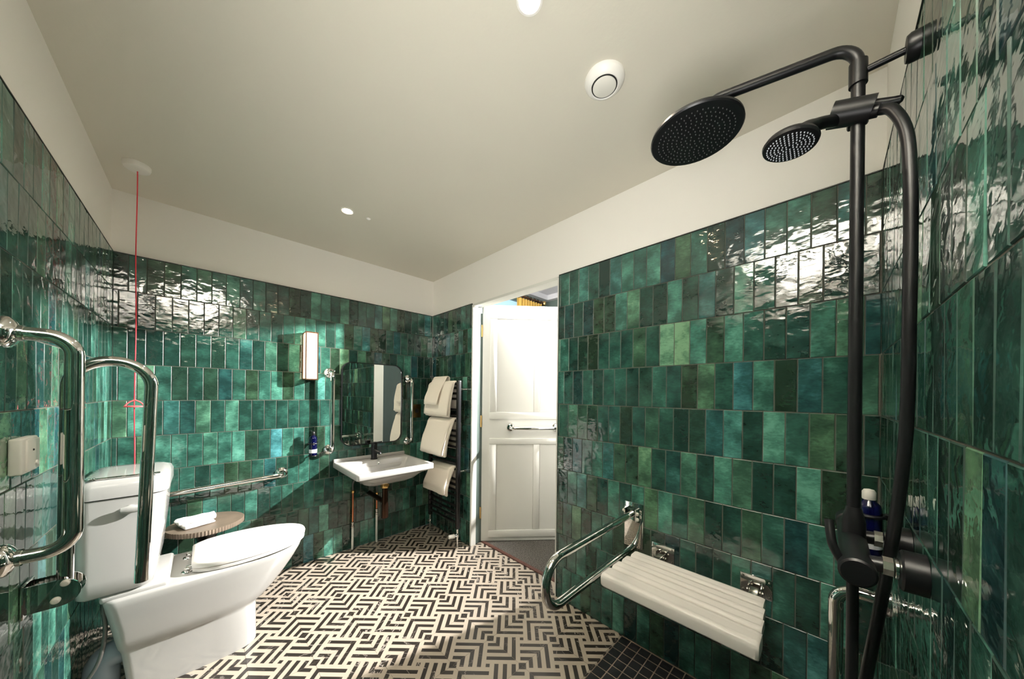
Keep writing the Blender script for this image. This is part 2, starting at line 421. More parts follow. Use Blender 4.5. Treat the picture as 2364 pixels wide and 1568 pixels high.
cnt.append(tile_wall(W_R, -PI/2, (XR, 0, 0), -YB, -(DOOR_Y1+.006), .0482-TW/2, lambda u: True, 86))
cnt.append(tile_wall(W_S, PI, (0, YS, 0), -XR, -XL, -.839+TW/2, lambda u: -u > .43))
print('tiles', cnt)
for wl, g in ((W_L, box((XL-TT, YS, 0), (XL-g0, YB, HT))), (W_B, box((XL, YB+g0, 0), (XR, YB+TT, HT))), (W_S, box((XL, YS-TT, 0), (XR, YS-g0, HT))),
              (W_R, join(box((XR+g0, YS, 0), (XR+TT, DOOR_Y0, HT)), box((XR+g0, DOOR_Y1+.006, 0), (XR+TT, YB, HT))))):
    obj('grout', g, M_GROUT, wl, False)

# ------------------------------------------------------------------ patterned floor: square marble tiles, bars inlaid at 45 degrees
FP = .2285; FX, FY = .607, 1.678
MOS_Y = .757
def floor_pattern(mirror):
    d = FP/math.sqrt(2); wq = d/8; H = FP/2-.0004; gap = .0003; polys = []
    hw = wq*.475
    for g in range(4):       # four groups turned by 90 degrees
        for lv in (2*wq, 4*wq, 6*wq):
            a, b = lv-hw, lv+hw
            # top group: constant v, u from the upper-left edge to +.5w
            P = [(-(d-a)+gap*1.5, a), (wq*.45, a), (wq*.45, b), (-(d-b)+gap*1.5, b)]
            for _ in range(g): P = [(v, -u) for u, v in P]      # rotate clockwise
            polys.append(P)
        s = .85*wq; P = [(0, d-gap*2), (-s+gap, d-s), (s-gap, d-s)]
        for _ in range(g): P = [(v, -u) for u, v in P]
        polys.append(P)
    q = wq*.45; polys.append([(-q, -q), (q, -q), (q, q), (-q, q)])
    out = []
    for P in polys:
        if mirror: P = [(-u, v) for u, v in P][::-1]
        out.append([((u+v)/math.sqrt(2), (v-u)/math.sqrt(2)) for u, v in P])
    return out, H
PAT = [floor_pattern(False), floor_pattern(True)]
def area(P): return sum(P[i][0]*P[(i+1) % len(P)][1]-P[(i+1) % len(P)][0]*P[i][1] for i in range(len(P)))/2
def clip(P, x0, x1, y0, y1):
    for ax, lim, sgn in ((0, x0, 1), (0, x1, -1), (1, y0, 1), (1, y1, -1)):
        Q = []
        for i in range(len(P)):
            a, b = P[i], P[(i+1) % len(P)]; ia = (a[ax]-lim)*sgn >= 0; ib = (b[ax]-lim)*sgn >= 0
            if ia: Q.append(a)
            if ia != ib:
                t = (lim-a[ax])/(b[ax]-a[ax]); Q.append((a[0]+(b[0]-a[0])*t, a[1]+(b[1]-a[1])*t))
        P = Q
        if len(P) < 3: return []
    return P
floor_meshes = {}
def floor_tile_mesh(par, cx, cy, rect):
    x0, x1, y0, y1 = rect; polys, H = PAT[par]
    lx0, lx1, ly0, ly1 = max(-H, x0-cx), min(H, x1-cx), max(-H, y0-cy), min(H, y1-cy)
    if lx1-lx0 < .006 or ly1-ly0 < .006: return None
    key = (par, round(lx0, 4), round(lx1, 4), round(ly0, 4), round(ly1, 4))
    if key in floor_meshes: return floor_meshes[key]
    V, F = box((lx0, ly0, -.0085), (lx1, ly1, -.0002)); mi = [0]*6
    for P in polys:
        P = clip(P, lx0, lx1, ly0, ly1)
        if not P: continue
        if area(P) < 0: P = P[::-1]
        n = len(V); V += [(p[0], p[1], .0) for p in P]; F.append(tuple(range(n, n+len(P)))); mi.append(1)
    me = mesh_from('tile', V, F, [M_MWHITE, M_MBLACK], mi); floor_meshes[key] = me; return me
fl0 = Vector(floor.location); nft = 0
for rect in ((XL, XR, MOS_Y, YB), (XR, XR+.111, DOOR_Y0, DOOR_Y1)):
    for i in range(-6, 7):
        for j in range(-6, 7):
            cx, cy = FX+FP*(i+.5), FY+FP*(j+.5); x0, x1, y0, y1 = rect
            if cx+FP/2 < x0 or cx-FP/2 > x1 or cy+FP/2 < y0 or cy-FP/2 > y1: continue
            # tile centred (1.178,1.107) is the unmirrored kind
            par = (i+j-(2-3)) % 2
            me = floor_tile_mesh(par, cx, cy, rect)
            if me is None: continue
            o = bpy.data.objects.new('floor_tile', me); COL.objects.link(o); o.parent = floor; o.location = Vector((cx, cy, 0))-fl0; nft += 1
# mosaic shower floor
MP = .0508
obj('mosaic_bed', box((XL, YS, -.0084), (XR, MOS_Y, -.0012)), M_MGROUT, floor, False, label='pale grout bed of the black mosaic')
mv, mf = rbox((-.0236, -.0236, -.004), (.0236, .0236, 0), .0012, 1); me_m = mesh_from('mosaic_tile', mv, mf, M_MOSAIC)
cells = []
y = MOS_Y-MP/2-.001
while y > YS-.01:
    x = XR-MP/2-.006
    while x > XL+.0: cells.append((x, y)); x -= MP
    y -= MP
cells.sort(key=lambda c: -(c[0]*.70+c[1]*.71)); V, F = [], []
for n_, (x, y) in enumerate(cells):
    y = max(y, YS+.024); x = max(x, XL+.024)
    if n_ < 290:
        o = bpy.data.objects.new('mosaic_tile', me_m); COL.objects.link(o); o.parent = floor
        o.location = Vector((x, y, random.uniform(-.0002, .0002)))-fl0; o.rotation_euler = (random.gauss(0, .006), random.gauss(0, .006), 0)
    else:
        b = len(V); V += [(p[0]+x, p[1]+y, p[2]) for p in mv]; F += [tuple(i+b for i in f) for f in mf]
obj('mosaic_remainder', (V, F), M_MOSAIC, floor, False, kind='stuff')

# ================================================================== DOOR
hx, hy = 1.690, 2.083; dl = Vector((.7559, -.65468, 0)); dn = Vector((-.65468, -.7559, 0))
DM = Matrix(((dl.x, dn.x, 0, hx), (dl.y, dn.y, 0, hy), (0, 0, 1, 0), (0, 0, 0, 1)))   # local: s, outwards, z
DL = Matrix(((dl.x, dn.x, 0), (dl.y, dn.y, 0), (0, 0, 1)))
door = bpy.data.objects.new('door_1', None); COL.objects.link(door); door.location = (hx, hy, 0); door['kind'] = 'structure'
def dpart(name, g, m, label=None, parent=None, smooth=True): return obj(name, xf(g, DM), m, parent or door, smooth, label)
dpart('leaf', rbox((.004, -.040, .006), (.868, 0, 2.024), .002, 1), M_WHITE)
def frame(z0, z1, zp0, zp1):
    for s0, s1 in ((.066, .128), (.446, .500), (.762, .812)):
        dpart('stile', rbox((s0, 0, zp0), (s1, .012, zp1), .004, 2), M_WHITE)
    dpart('rail', rbox((.066, 0, z0), (.812, .0125, zp0), .004, 2), M_WHITE)
    dpart('rail', rbox((.066, 0, zp1), (.812, .0125, z1), .004, 2), M_WHITE)
    for s0, s1 in ((.128, .446), (.500, .762)):
        dpart('panel', rbox((s0+.0015, -.001, zp0+.0015), (s1-.0015, .003, zp1-.0015), .001, 1), M_WHITE)
frame(1.050, 1.965, 1.110, 1.906); frame(.040, .886, .101, .834)
gb = dpart('grab_bar', tube(fillet([(.249, .002, .978), (.249, .070, .978), (.642, .070, .978), (.642, .002, .978)], .035), .0155), M_CHROME, 'polished chrome grab bar across the middle of the door')
for s in (.249, .642):
    dpart('flange', lathe([(.036, 0), (.036, .004), (.030, .012), (.017, .016)], (s, 0, .978), (0, 1, 0)), M_CHROME, parent=gb)
for z in (1.80, 1.03, .25):
    dpart('hinge', join(box((-.012, -.010, z-.05), (.003, .002, z+.05)), cyl((-.004, .003, z-.05), (-.004, .003, z+.05), .006, 10)), M_BRASS, 'brass hinge')

# ================================================================== generic pieces
def flange(parent, p, n, r=.040, label=None):
    """domed polished wall rose with a collar and three screw heads"""
    f = obj('flange', lathe([(r, 0), (r, .003), (r*.96, .007), (r*.72, .015), (r*.52, .019), (r*.52, .027), (.2*r, .027)], p, n, 28), M_CHROME, parent)
    n = Vector(n).normalized(); q = Vector((0, 0, 1)).rotation_difference(n)
    for k in range(3):
        a = 2*PI*k/3+.5; c = Vector(p)+q @ Vector((r*.80*math.cos(a), r*.80*math.sin(a), .010))
        obj('screw', lathe([(.0038, 0), (.0036, .002), (.001, .003)], c, n, 10), M_STEEL, f)
    return f
def d_bar(name, base, p0, p1, n, off, rad, label, group, bend=.055, fr=.040):
    t = thing(name, base, label, 'grab bar', group); n = Vector(n); p0, p1 = Vector(p0), Vector(p1)
    obj('rail', tube(fillet([p0+n*.004, p0+n*off, p1+n*off, p1+n*.004], bend, 10), rad, 18), M_CHROME, t)
    for p in (p0, p1): flange(t, p, n, fr)
    return t
GB = 'polished grab bars fixed to the tiled walls'
d_bar('grab_bar', (XL, 1.44, .85), (XL, 1.44, .835), (XL, 1.44, 1.405), (1, 0, 0), .103, .0175, 'thick polished vertical grab bar on left wall, nearest the camera above the hinged rail', GB, .075)
d_bar('grab_bar', (XR*0+.1, YB, .69), (-.22, YB, .668), (.395, YB, .692), (0, -1, 0), .078, .0165, 'long horizontal polished grab bar low on back wall behind toilet and side table', GB, .045)
d_bar('grab_bar', (.69, YB, .82), (.692, YB, .822), (.692, YB, 1.412), (0, -1, 0), .078, .0155, 'vertical polished grab bar left of the mirror beside the soap bottle', GB, .040)
d_bar('grab_bar', (1.325, YB, .82), (1.332, YB, .826), (1.332, YB, 1.392), (0, -1, 0), .078, .0145, 'vertical polished grab bar right of the mirror beside the towel radiator', GB, .040)
d_bar('grab_bar', (1.338, YS, .2), (1.338, YS, .17), (1.338, YS, .705), (0, 1, 0), .100, .0165, 'vertical polished grab bar on shower wall beneath the black mixer valve', GB, .045)

# ------------------------------------------------------------------ hinged rails
t = thing('hinged_rail', (XL, 1.575, .64), 'polished hinged support rail folded upright on left wall beside the cistern', 'support rail', 'hinged support rails')
obj('wall_plate', rbox((XL+.001, 1.535, .632), (XL+.008, 1.615, .724), .003, 2), M_CHROME, t)
hp = []
for s in (-1, 1):
    yy = 1.575+s*.026
    pts = [(XL+.006, yy, .640), (XL+.006, yy, .716)]+[(XL+.062+.038*math.sin(a)+.0, yy, .678+.038*math.cos(a)) for a in [PI*k/10 for k in range(11)]]
    V = [Vector(p)+Vector((0, o_, 0)) for o_ in (-.002, .002) for p in [(XL+.006, yy, .640)]+[q for q in pts[1:]]]
    n = len(V)//2; F = [tuple(range(n))[::-1], tuple(range(n, 2*n))]+[(i, (i+1) % n, n+(i+1) % n, n+i) for i in range(n)]
    hb = obj('hinge_cheek', (V, F), M_CHROME, t, False)
    if s < 0:
        for px_, pz_ in ((XL+.072, .704), (XL+.056, .660)):
            obj('knob', lathe([(.009, 0), (.009, .004), (.006, .008), (.001, .009)], (px_, yy-.002, pz_), (0, -1, 0), 16), M_PLASTIC, hb, label='white plastic cap')
obj('rail', tube(fillet([(XL+.066, 1.575, .655), (XL+.070, 1.575, 1.353), (XL+.232, 1.575, 1.353), (XL+.212, 1.575, .640)], .080, 14), .0160, 18), M_CHROME, t)

t = thing('hinged_rail', (XR, .70, .49), 'polished hinged support rail lowered beside white shower seat', 'support rail', 'hinged support rails')
pl = obj('wall_plate', rbox((XR-.010, .650, .488), (XR-.001, .747, .716), .003, 2), M_CHROME, t)
for yy in (.668, .724): obj('hinge_block', rbox((XR-.055, yy, .632), (XR-.010, yy+.006, .695), .002, 1), M_CHROME, t)
for (yy, zz, ny) in ((.668, .672, -1), (.732, .676, 1), (.732, .645, 1), (.668, .645, -1)):
    obj('knob', lathe([(.009, 0), (.009, .004), (.006, .009), (.001, .010)], (XR-.040, yy, zz), (0, ny, 0), 14), M_PLASTIC, t, label='white plastic cap')
obj('rail', tube(fillet([(XR-.03, .700, .664), (.866, .700, .664), (.866, .700, .487), (XR-.012, .700, .487)], .084, 16), .0165, 18), M_CHROME, t)

# ================================================================== TOILET
TY = 2.140
t = thing('toilet', (.05, TY, 0), 'white close-coupled toilet with closed lid against left wall', 'toilet')
def pan_ring(z, xb, xf_, hw, rb=.05, pw=2.3, n=18):
    """outline seen from above: squared back, rounded front"""
    out = []; xc = xb+(xf_-xb)*.42
    for k in range(n+1):           # front curve from -y to +y
        a = -PI/2+PI*k/n; c, s = math.cos(a), math.sin(a)
        out.append(Vector((xc+(xf_-xc)*abs(c)**(2/pw), TY+hw*math.copysign(abs(s)**(2/pw), s), z)))
    for k in range(7):
        a = PI/2+PI/2*k/6; out.append(Vector((xb+rb+rb*math.cos(a), TY+hw-rb+rb*math.sin(a), z)))
    for k in range(7):
        a = PI+PI/2*k/6; out.append(Vector((xb+rb+rb*math.cos(a), TY-hw+rb+rb*math.sin(a), z)))
    return out
R = [pan_ring(0, -.215, .205, .134, .03, 4.0), pan_ring(.10, -.225, .203, .134, .03, 4.0), pan_ring(.185, -.236, .203, .135, .03, 3.8), pan_ring(.197, -.240, .208, .137, .03, 3.4), pan_ring(.212, -.244, .245, .149, .035, 2.7),
     pan_ring(.25, -.25, .285, .157, .035, 2.5), pan_ring(.30, -.258, .330, .165, .04, 2.3), pan_ring(.35, -.266, .368, .173, .04, 2.2), pan_ring(.40, -.274, .398, .180, .04, 2.15),
     pan_ring(.425, -.278, .406, .182, .04, 2.1), pan_ring(.434, -.276, .402, .178, .04, 2.1), pan_ring(.436, -.27, .392, .168, .04, 2.1)]
pan = obj('pan', loft(R), M_CERAMIC, t, sharp=60)
obj('platform', rbox((-.285, TY-.165, .425), (-.10, TY+.165, .456), .012, 3), M_CERAMIC, t)
def lid_ring(z, g, n=22):
    xb, xf_, hw = -.035, .424, .176; out = []; pw = 2.05; xc = xb+(xf_-xb)*.36
    for k in range(n+1):
        a = -PI/2+PI*k/n; c, s = math.cos(a), math.sin(a)
        out.append(Vector((xc+(xf_-g-xc)*abs(c)**(2/pw), TY+(hw-g)*math.copysign(abs(s)**(2/pw), s), z)))
    for (x, y) in ((.07, hw*.975), (.02, hw*.90), (-.015, hw*.79), (xb, hw*.66), (xb, 0), (xb, -hw*.66), (-.015, -hw*.79), (.02, -hw*.90), (.07, -hw*.975)):
        out.append(Vector((x+(g if x < 0 else 0), TY+y-math.copysign(g, y)*(y != 0), z)))
    return out
obj('seat', loft([lid_ring(.438, .010), lid_ring(.440, .004), lid_ring(.452, .003), lid_ring(.455, .008)]), M_SEATW, t, sharp=50)
obj('lid', loft([lid_ring(.457, .010), lid_ring(.4585, .002), lid_ring(.476, .0), lid_ring(.484, .004), lid_ring(.4875, .014), lid_ring(.489, .04)]), M_SEATW, t, sharp=50)
for s in (-1, 1):
    obj('hinge', join(cyl((-.048, TY+s*.085, .436), (-.048, TY+s*.085, .452), .010, 14), cyl((-.052, TY+s*.085, .456), (-.028, TY+s*.085, .458), .007, 12), lathe([(.019, 0), (.018, .003), (.010, .005)], (-.050, TY+s*.085, .436), (0, 0, 1), 18)), M_CHROME, t)
def cis_ring(z, xb, xf_, hw, r, bulge=.012):
    base = rrect(xb, xf_, TY-hw, TY+hw, r, z, 7)
    return [Vector((p.x+(bulge*(1-((p.y-TY)/hw)**2) if p.x > (xb+xf_)/2 else 0), p.y, z)) for p in base]
cis = obj('cistern', loft([cis_ring(.456, -.335, -.165, .160, .03), cis_ring(.466, -.343, -.152, .172, .035), cis_ring(.52, -.345, -.140, .178, .04), cis_ring(.70, -.345, -.124, .184, .042), cis_ring(.838, -.345, -.116, .187, .042)]), M_CERAMIC, t, sharp=50)
obj('cistern_lid', loft([cis_ring(.841, -.345, -.113, .189, .045), cis_ring(.843, -.348, -.109, .193, .047), cis_ring(.885, -.348, -.109, .193, .047), cis_ring(.905, -.342, -.117, .186, .045), cis_ring(.915, -.325, -.14, .165, .04), cis_ring(.917, -.29, -.18, .12, .03)]), M_CERAMIC, t, sharp=60)
ly = TY-.187
obj('flush_lever', join(lathe([(.017, 0), (.016, .008), (.009, .014)], (-.205, ly, .790), (0, -1, 0), 18),
    xf(lathe([(.001, -.034), (.012, -.030), (.016, -.015), (.017, .005), (.014, .022), (.001, .030)], (0, 0, 0), (1, 0, 0), 16, .9, .55), Matrix.Translation((-.198, ly-.016, .792)))), M_CERAMIC, cis, label='white spatula flush lever')
o = obj('chrome_rod', join(tube([(-.345, TY-.168, .9195), (-.128, TY-.168, .9195)], .0042, 10), rbox((-.322, TY-.176, .916), (-.292, TY-.160, .9245), .003, 2)), M_CHROME)
tag(o, 'thin chrome rod with a small clip lying along cistern lid', 'rod')

# pipework behind and under the toilet
o = obj('water_hose', tube(spline([(-.275, 2.02, .47), (-.278, 2.015, .40), (-.272, 2.01, .30), (-.285, 2.0, .20), (-.32, 2.0, .13), (-.345, 2.0, .10)]), .0065, 12), M_BRAID)
tag(o, 'thin braided steel water hose hanging under the cistern', 'hose')
t = thing('soil_pipe', (-.30, 2.12, .1), 'grey plastic waste pipe bending from the floor behind the toilet', 'pipe')
obj('elbow', tube(fillet([(-.222, TY-.03, .165), (-.292, TY-.03, .15), (-.292, TY-.06, .0)], .06, 8), .050, 24), M_GREYPIPE, t)
obj('collar', tube([(-.292, TY-.062, .030), (-.292, TY-.062, .0)], .058, 24), M_GREYPIPE, t)
# ------------------------------------------------------------------ pull cord
t = thing('pull_cord', (-.238, 2.358, 2.35), 'red emergency pull cord hanging from a white ceiling switch over the toilet', 'pull cord')
obj('ceiling_switch', lathe([(.047, .0), (.047, -.010), (.043, -.022), (.036, -.027), (.005, -.028)], (-.238, 2.350, 2.35), (0, 0, 1), 32), M_PLASTIC, t, label='round white ceiling switch')
pts = [(-.238+.0015*math.sin(z*9), 2.358+.001*math.sin(z*7), z) for z in [2.325-.05*k for k in range(45)]]+[(-.238, 2.358, .10)]
obj('cord', tube(pts, .0021, 8), M_RED, t)
def tri(z, rr=.032):
    P = [Vector((-.238+rr*math.cos(a), 2.358+rr*.75*math.sin(a), z-.020)) for a in [2*PI*k/28 for k in range(28)]]
    g = tube(P+[P[0]], .0036, 10, False); top = (-.238, 2.358, z+.012)
    return join(g, *[tube(spline([(p.x, p.y, p.z), (p.x*.6+top[0]*.4, p.y*.6+top[1]*.4, z-.001), top], 4), .0028, 8) for p in (P[0], P[14])])
obj('pull_ring', tri(1.205), M_PINK, t); obj('pull_ring', tri(.11), M_PINK, t)
# ------------------------------------------------------------------ reset box on left wall
t = thing('reset_box', (XL, 1.51, 1.04), 'white plastic alarm box on left wall behind the thick grab bar', 'switch box')
obj('housing', rbox((XL+.0005, 1.455, 1.040), (XL+.022, 1.565, 1.135), .005, 3), M_PLASTIC, t)
obj('front_plate', rbox((XL+.020, 1.475, 1.046), (XL+.0255, 1.560, 1.129), .002, 2), M_PLASTIC, t)
obj('button', lathe([(.008, 0), (.007, .003), (.001, .004)], (XL+.0255, 1.535, 1.062), (1, 0, 0), 14), M_PVENT, t)
obj('indicator', lathe([(.003, 0), (.002, .002)], (XL+.0255, 1.512, 1.100), (1, 0, 0), 10), M_BLACK, t)

# ------------------------------------------------------------------ side table + flannel
t = thing('side_table', (.016, 2.475, 0), 'round taupe wooden side table with fluted edge behind the toilet', 'side table')
c0 = (.016, 2.475); top = []; nf = 150
for z, rr, fl_ in ((.494, .160, 1), (.496, .163, 1), (.519, .163, 1), (.521, .160, 0), (.5215, .10, 0)):
    top.append([Vector((c0[0]+(rr-(.0035 if fl_ and k % 2 else 0))*math.cos(2*PI*k/nf), c0[1]+(rr-(.0035 if fl_ and k % 2 else 0))*math.sin(2*PI*k/nf), z)) for k in range(nf)])
obj('table_top', loft(top), M_WOOD, t, False)
obj('pedestal', lathe([(.125, 0), (.125, .018), (.05, .03), (.024, .09), (.018, .26), (.022, .36), (.045, .44), (.085, .494)], (*c0, 0), seg=32), M_BLACKG, t, label='black flared pedestal')
def cloth_slab(x0, x1, y0, y1, z0, z1, amp, seed, ang=0, n=5):
    g = rbox((x0, y0, z0), (x1, y1, z1), (z1-z0)*.42, 3); g = subdiv(g, n)
    V = []
    c = Vector(((x0+x1)/2, (y0+y1)/2, 0)); Rz = Matrix.Rotation(ang, 3, 'Z')
    for v in g[0]:
        d = noise.noise_vector(Vector(v)*28+Vector((seed, seed, seed)))
        k = (v.z-z0)/(z1-z0)
        p = Vector(v)+Vector((d.x*amp, d.y*amp, d.z*amp*k*1.2)); p = Rz @ (p-c)+c; V.append(p)
    return V, g[1]
t = thing('face_cloth', (-.04, 2.46, .522), 'crumpled folded white face cloth on the side table', 'cloth')
obj('lower_fold', cloth_slab(-.085, .045, 2.405, 2.50, .5235, .540, .006, 3, .35), M_CLOTH, t)
obj('upper_fold', cloth_slab(-.105, .055, 2.435, 2.515, .540, .562, .011, 9, .12), M_CLOTH, t)

# ================================================================== BACK WALL: sconce, bottle, mirror, basin
def sconce():
    x0, x1, y0, z0, z1 = .512, .592, YB-.100, 1.357, 1.692
    t = thing('wall_light', (.552, YB, z0), 'lit rectangular glass wall light with bronze frame above the soap bottle', 'wall light')
    obj('back_plate', rbox((x0+.002, YB-.012, z0), (x1-.002, YB-.0005, z1), .002, 1), M_BRONZE, t)
    obj('glass_shade', box((x0+.004, y0+.003, z0+.006), (x1-.004, YB-.012, z1-.006)), M_SHADE, t, False)
    b = .0075
    for x in (x0, x1-b):
        for y in (y0, YB-.014):
            obj('frame_bar', box((x, y, z0), (x+b, y+b, z1)), M_BRONZE, t, False)
    for z in (z0-.006, z1-.002):
        obj('frame_cap', rbox((x0, y0, z), (x1, YB-.001, z+.008), .0015, 1), M_BRONZE, t)
sconce()

def bottle(x, y, z0, n, label, holder_dir, cap=None):
    t = thing('soap_bottle', (x, y, z0), label, 'bottle', 'cobalt blue soap bottles in wall brackets')
    obj('body', lathe([(.022, 0), (.025, .003), (.025, .118), (.022, .132), (.013, .142), (.011, .150)], (x, y, z0), seg=28), M_BLUE, t)
    obj('label_band', lathe([(.0256, .018), (.0256, .044)], (x, y, z0), seg=28), M_LABEL, t, label='pale label band')
    # small white mark on the body: an anchor-like sprig above a short line of type
    d = Vector(holder_dir)*-1; side = Vector((0, 0, 1)).cross(d)
    mk = []
    for (a, b, w_, h_) in ((0, .090, .0014, .010), (-.0035, .086, .0014, .006), (.0035, .086, .0014, .006), (0, .0815, .0095, .0012), (-.002, .0775, .002, .002), (.0025, .0775, .002, .002)):
        c = Vector((x, y, z0+b))+d*.0252+side*a; mk.append(xf(box((-w_/2, -.0006, -h_/2), (w_/2, .0006, h_/2)), Matrix.Translation(c) @ Matrix((side, d, (0, 0, 1))).transposed().to_4x4()))
    obj('mark', join(*mk), M_LABEL, t, False, label='small white printed mark')
    obj('pump_cap', lathe([(.013, .146), (.0135, .148), (.0135, .166), (.010, .172), (.002, .174)], (x, y, z0), seg=22), cap or M_BLACK, t)
    h = Vector(holder_dir); W = Vector((x, y, 0))+h*(.062 if holder_dir[1] > 0 else YS*-1+y)
    return t
b1 = bottle(.572, YB-.062, .802, 1, 'cobalt blue pump bottle in black bracket on back wall, under the wall light', (0, 1, 0))
t = thing('bottle_bracket', (.572, YB, .80), 'black wall bracket holding the blue bottle under the wall light', 'bracket', 'black bottle brackets')
obj('ring', tube([(.572+.0295*math.cos(2*PI*k/24), YB-.062+.0295*math.sin(2*PI*k/24), .888) for k in range(25)], .0038, 8, False), M_BLACK, t)
obj('arm', rbox((.566, YB-.033, .880), (.578, YB-.001, .896), .002, 1), M_BLACK, t)
obj('shelf', lathe([(.029, 0), (.030, .003), (.029, .006)], (.572, YB-.062, .7945), seg=24), M_BLACK, t)
obj('shelf_arm', rbox((.566, YB-.034, .794), (.578, YB-.001, .800), .0015, 1), M_BLACK, t)
obj('wing', tube([(.545, YB-.055, .905), (.602, YB-.082, .900)], .003, 8), M_BLACK, t)

# mirror
mx0, mx1, mz0, mz1 = .766, 1.262, .835, 1.508
t = thing('mirror', (1.014, YB, mz0), 'rounded rectangular black framed mirror over the washbasin', 'mirror')
def rr_xz(x0, x1, z0, z1, r, y): return [Vector((p.x, y, p.y)) for p in rrect(x0, x1, z0, z1, r, 0, 10)]
F_ = .007
obj('frame', loft([rr_xz(mx0, mx1, mz0, mz1, .075, YB-.0005), rr_xz(mx0, mx1, mz0, mz1, .075, YB-.034), rr_xz(mx0+F_, mx1-F_, mz0+F_, mz1-F_, .068, YB-.034), rr_xz(mx0+F_, mx1-F_, mz0+F_, mz1-F_, .068, YB-.024)], False, False), M_BLACKG, t, sharp=30)
obj('glass', loft([rr_xz(mx0+.005, mx1-.005, mz0+.005, mz1-.005, .07, YB-.010), rr_xz(mx0+.005, mx1-.005, mz0+.005, mz1-.005, .07, YB-.027)]), M_GLASSM, t, False, label='silvered mirror glass')

# basin
t = thing('washbasin', (1.0, YB, .60), 'white rectangular wall-hung washbasin under the mirror', 'washbasin')
bx0, bx1, by0, by1 = .716, 1.288, 2.160, YB-.001
def bowl(dx0, dx1, dy0, dy1, z, r): return rrect(bx0+dx0, bx1-dx1, by0+dy0, by1-dy1, r, z, 6)
rings = [bowl(.13, .13, .14, .12, .588, .05), bowl(.09, .09, .10, .06, .612, .05), bowl(.055, .055, .055, .02, .655, .045), bowl(.010, .010, .010, .0005, .675, .02), bowl(.002, .002, .002, .0, .678, .022), bowl(0, 0, 0, 0, .683, .022), bowl(0, 0, 0, 0, .713, .022), bowl(.003, .003, .003, .0, .719, .020), bowl(.006, .006, .006, .001, .720, .02),
         bowl(.022, .022, .022, .135, .720, .03), bowl(.030, .030, .030, .142, .714, .03), bowl(.070, .070, .050, .155, .652, .05), bowl(.105, .105, .080, .175, .620, .06), bowl(.2, .2, .15, .22, .612, .05)]
bs = obj('bowl', loft(rings), M_CERAMIC, t, sharp=60)
obj('upstand', rbox((bx0+.004, YB-.022, .715), (bx1+.010, YB-.0008, .742), .006, 3), M_CERAMIC, t)
obj('bracket_fairing', rbox((bx0+.055, YB-.16, .625), (bx1-.055, YB-.001, .682), .02, 3), M_CERAMIC, t)
obj('overflow', lathe([(.0105, 0), (.0105, .002), (.007, .003)], (1.002, 2.5375, .700), (0, -1, .55), 18), M_CHROME, t)
obj('waste', lathe([(.028, 0), (.028, .002), (.02, .003), (.002, .004)], (1.0, 2.40, .6125), seg=22), M_CHROME, t)
# tap
tx, ty = .998, 2.618
t = thing('basin_tap', (tx, ty, .72), 'matt black single lever tap on the washbasin', 'tap')
obj('body', lathe([(.027, 0), (.027, .005), (.0225, .008), (.0225, .118), (.021, .122)], (tx, ty, .7202), seg=28), M_BLACK, t)
obj('spout', tube(fillet([(tx, ty-.01, .795), (tx, ty-.115, .790), (tx, ty-.122, .776)], .012, 5), .0115, 16), M_BLACK, t)
obj('lever', join(lathe([(.0225, 0), (.0225, .012), (.018, .017), (.002, .018)], (tx, ty, .8435), seg=24), tube([(tx+.004, ty-.005, .853), (tx+.040, ty-.055, .866)], [.006, .0045], 10)), M_BLACK, t)
# waste trap and supplies
t = thing('waste_trap', (1.0, 2.40, .3), 'dark bronze waste trap hanging beneath the washbasin', 'waste trap')
obj('tailpiece', join(cyl((1.0, 2.40, .5875), (1.0, 2.40, .55), .024), lathe([(.030, 0), (.032, .006), (.032, .022), (.028, .026)], (1.0, 2.40, .535))), M_BRASS, t)
obj('trap_body', lathe([(.020, 0), (.026, .006), (.026, .10), (.022, .12), (.020, .24)], (1.0, 2.40, .30)), M_DBRONZE, t)
obj('outlet', tube(fillet([(1.0, 2.40, .42), (1.0, 2.56, .42), (1.0, YB-.001, .42)], .01), .019, 18), M_DBRONZE, t)
def supply(x, y, zj, zt, label):
    t = thing('supply_pipe', (x, y, 0), label, 'pipe', 'washbasin supply pipes')
    obj('sleeve', tube([(x, y, 0), (x, y, zj)], .0085, 14), M_PLASTIC, t, label='pale painted lower pipe')
    obj('valve', join(lathe([(.012, 0), (.0135, .003), (.0135, .014), (.010, .017), (.010, .030), (.013, .033), (.013, .044), (.009, .047)], (x, y, zj), seg=12)), M_STEEL, t)
    obj('pipe', tube([(x, y, zj+.045), (x, y, zt)], .0078, 14), M_COPPER, t, label='bare copper pipe')
    obj('coupling', lathe([(.011, 0), (.013, .003), (.013, .018), (.009, .022)], (x, y, zt), seg=12), M_BRASS, t)
    obj('hose', tube(spline([(x, y, zt+.02), (x+.002, y, zt+.08), (x+.03, y-.01, .60), (x+.05, y-.02, .655)]), .0055, 10), M_BRAID, t)
supply(.862, 2.690, .175, .455, 'copper supply pipe below left end of washbasin')
supply(1.052, 2.690, .235, .40, 'copper supply pipe behind the waste trap, right of its neighbour')
# brass plate
t = thing('brass_socket', (1.42, YB, 1.1), 'square brass control plate between right grab bar and towels', 'wall plate')
obj('plate', rbox((1.372, YB-.007, 1.035), (1.462, YB-.0005, 1.160), .002, 1), M_BRASS, t)
obj('button', rbox((1.402, YB-.013, 1.082), (1.434, YB-.007, 1.118), .003, 2), M_BLACK, t)

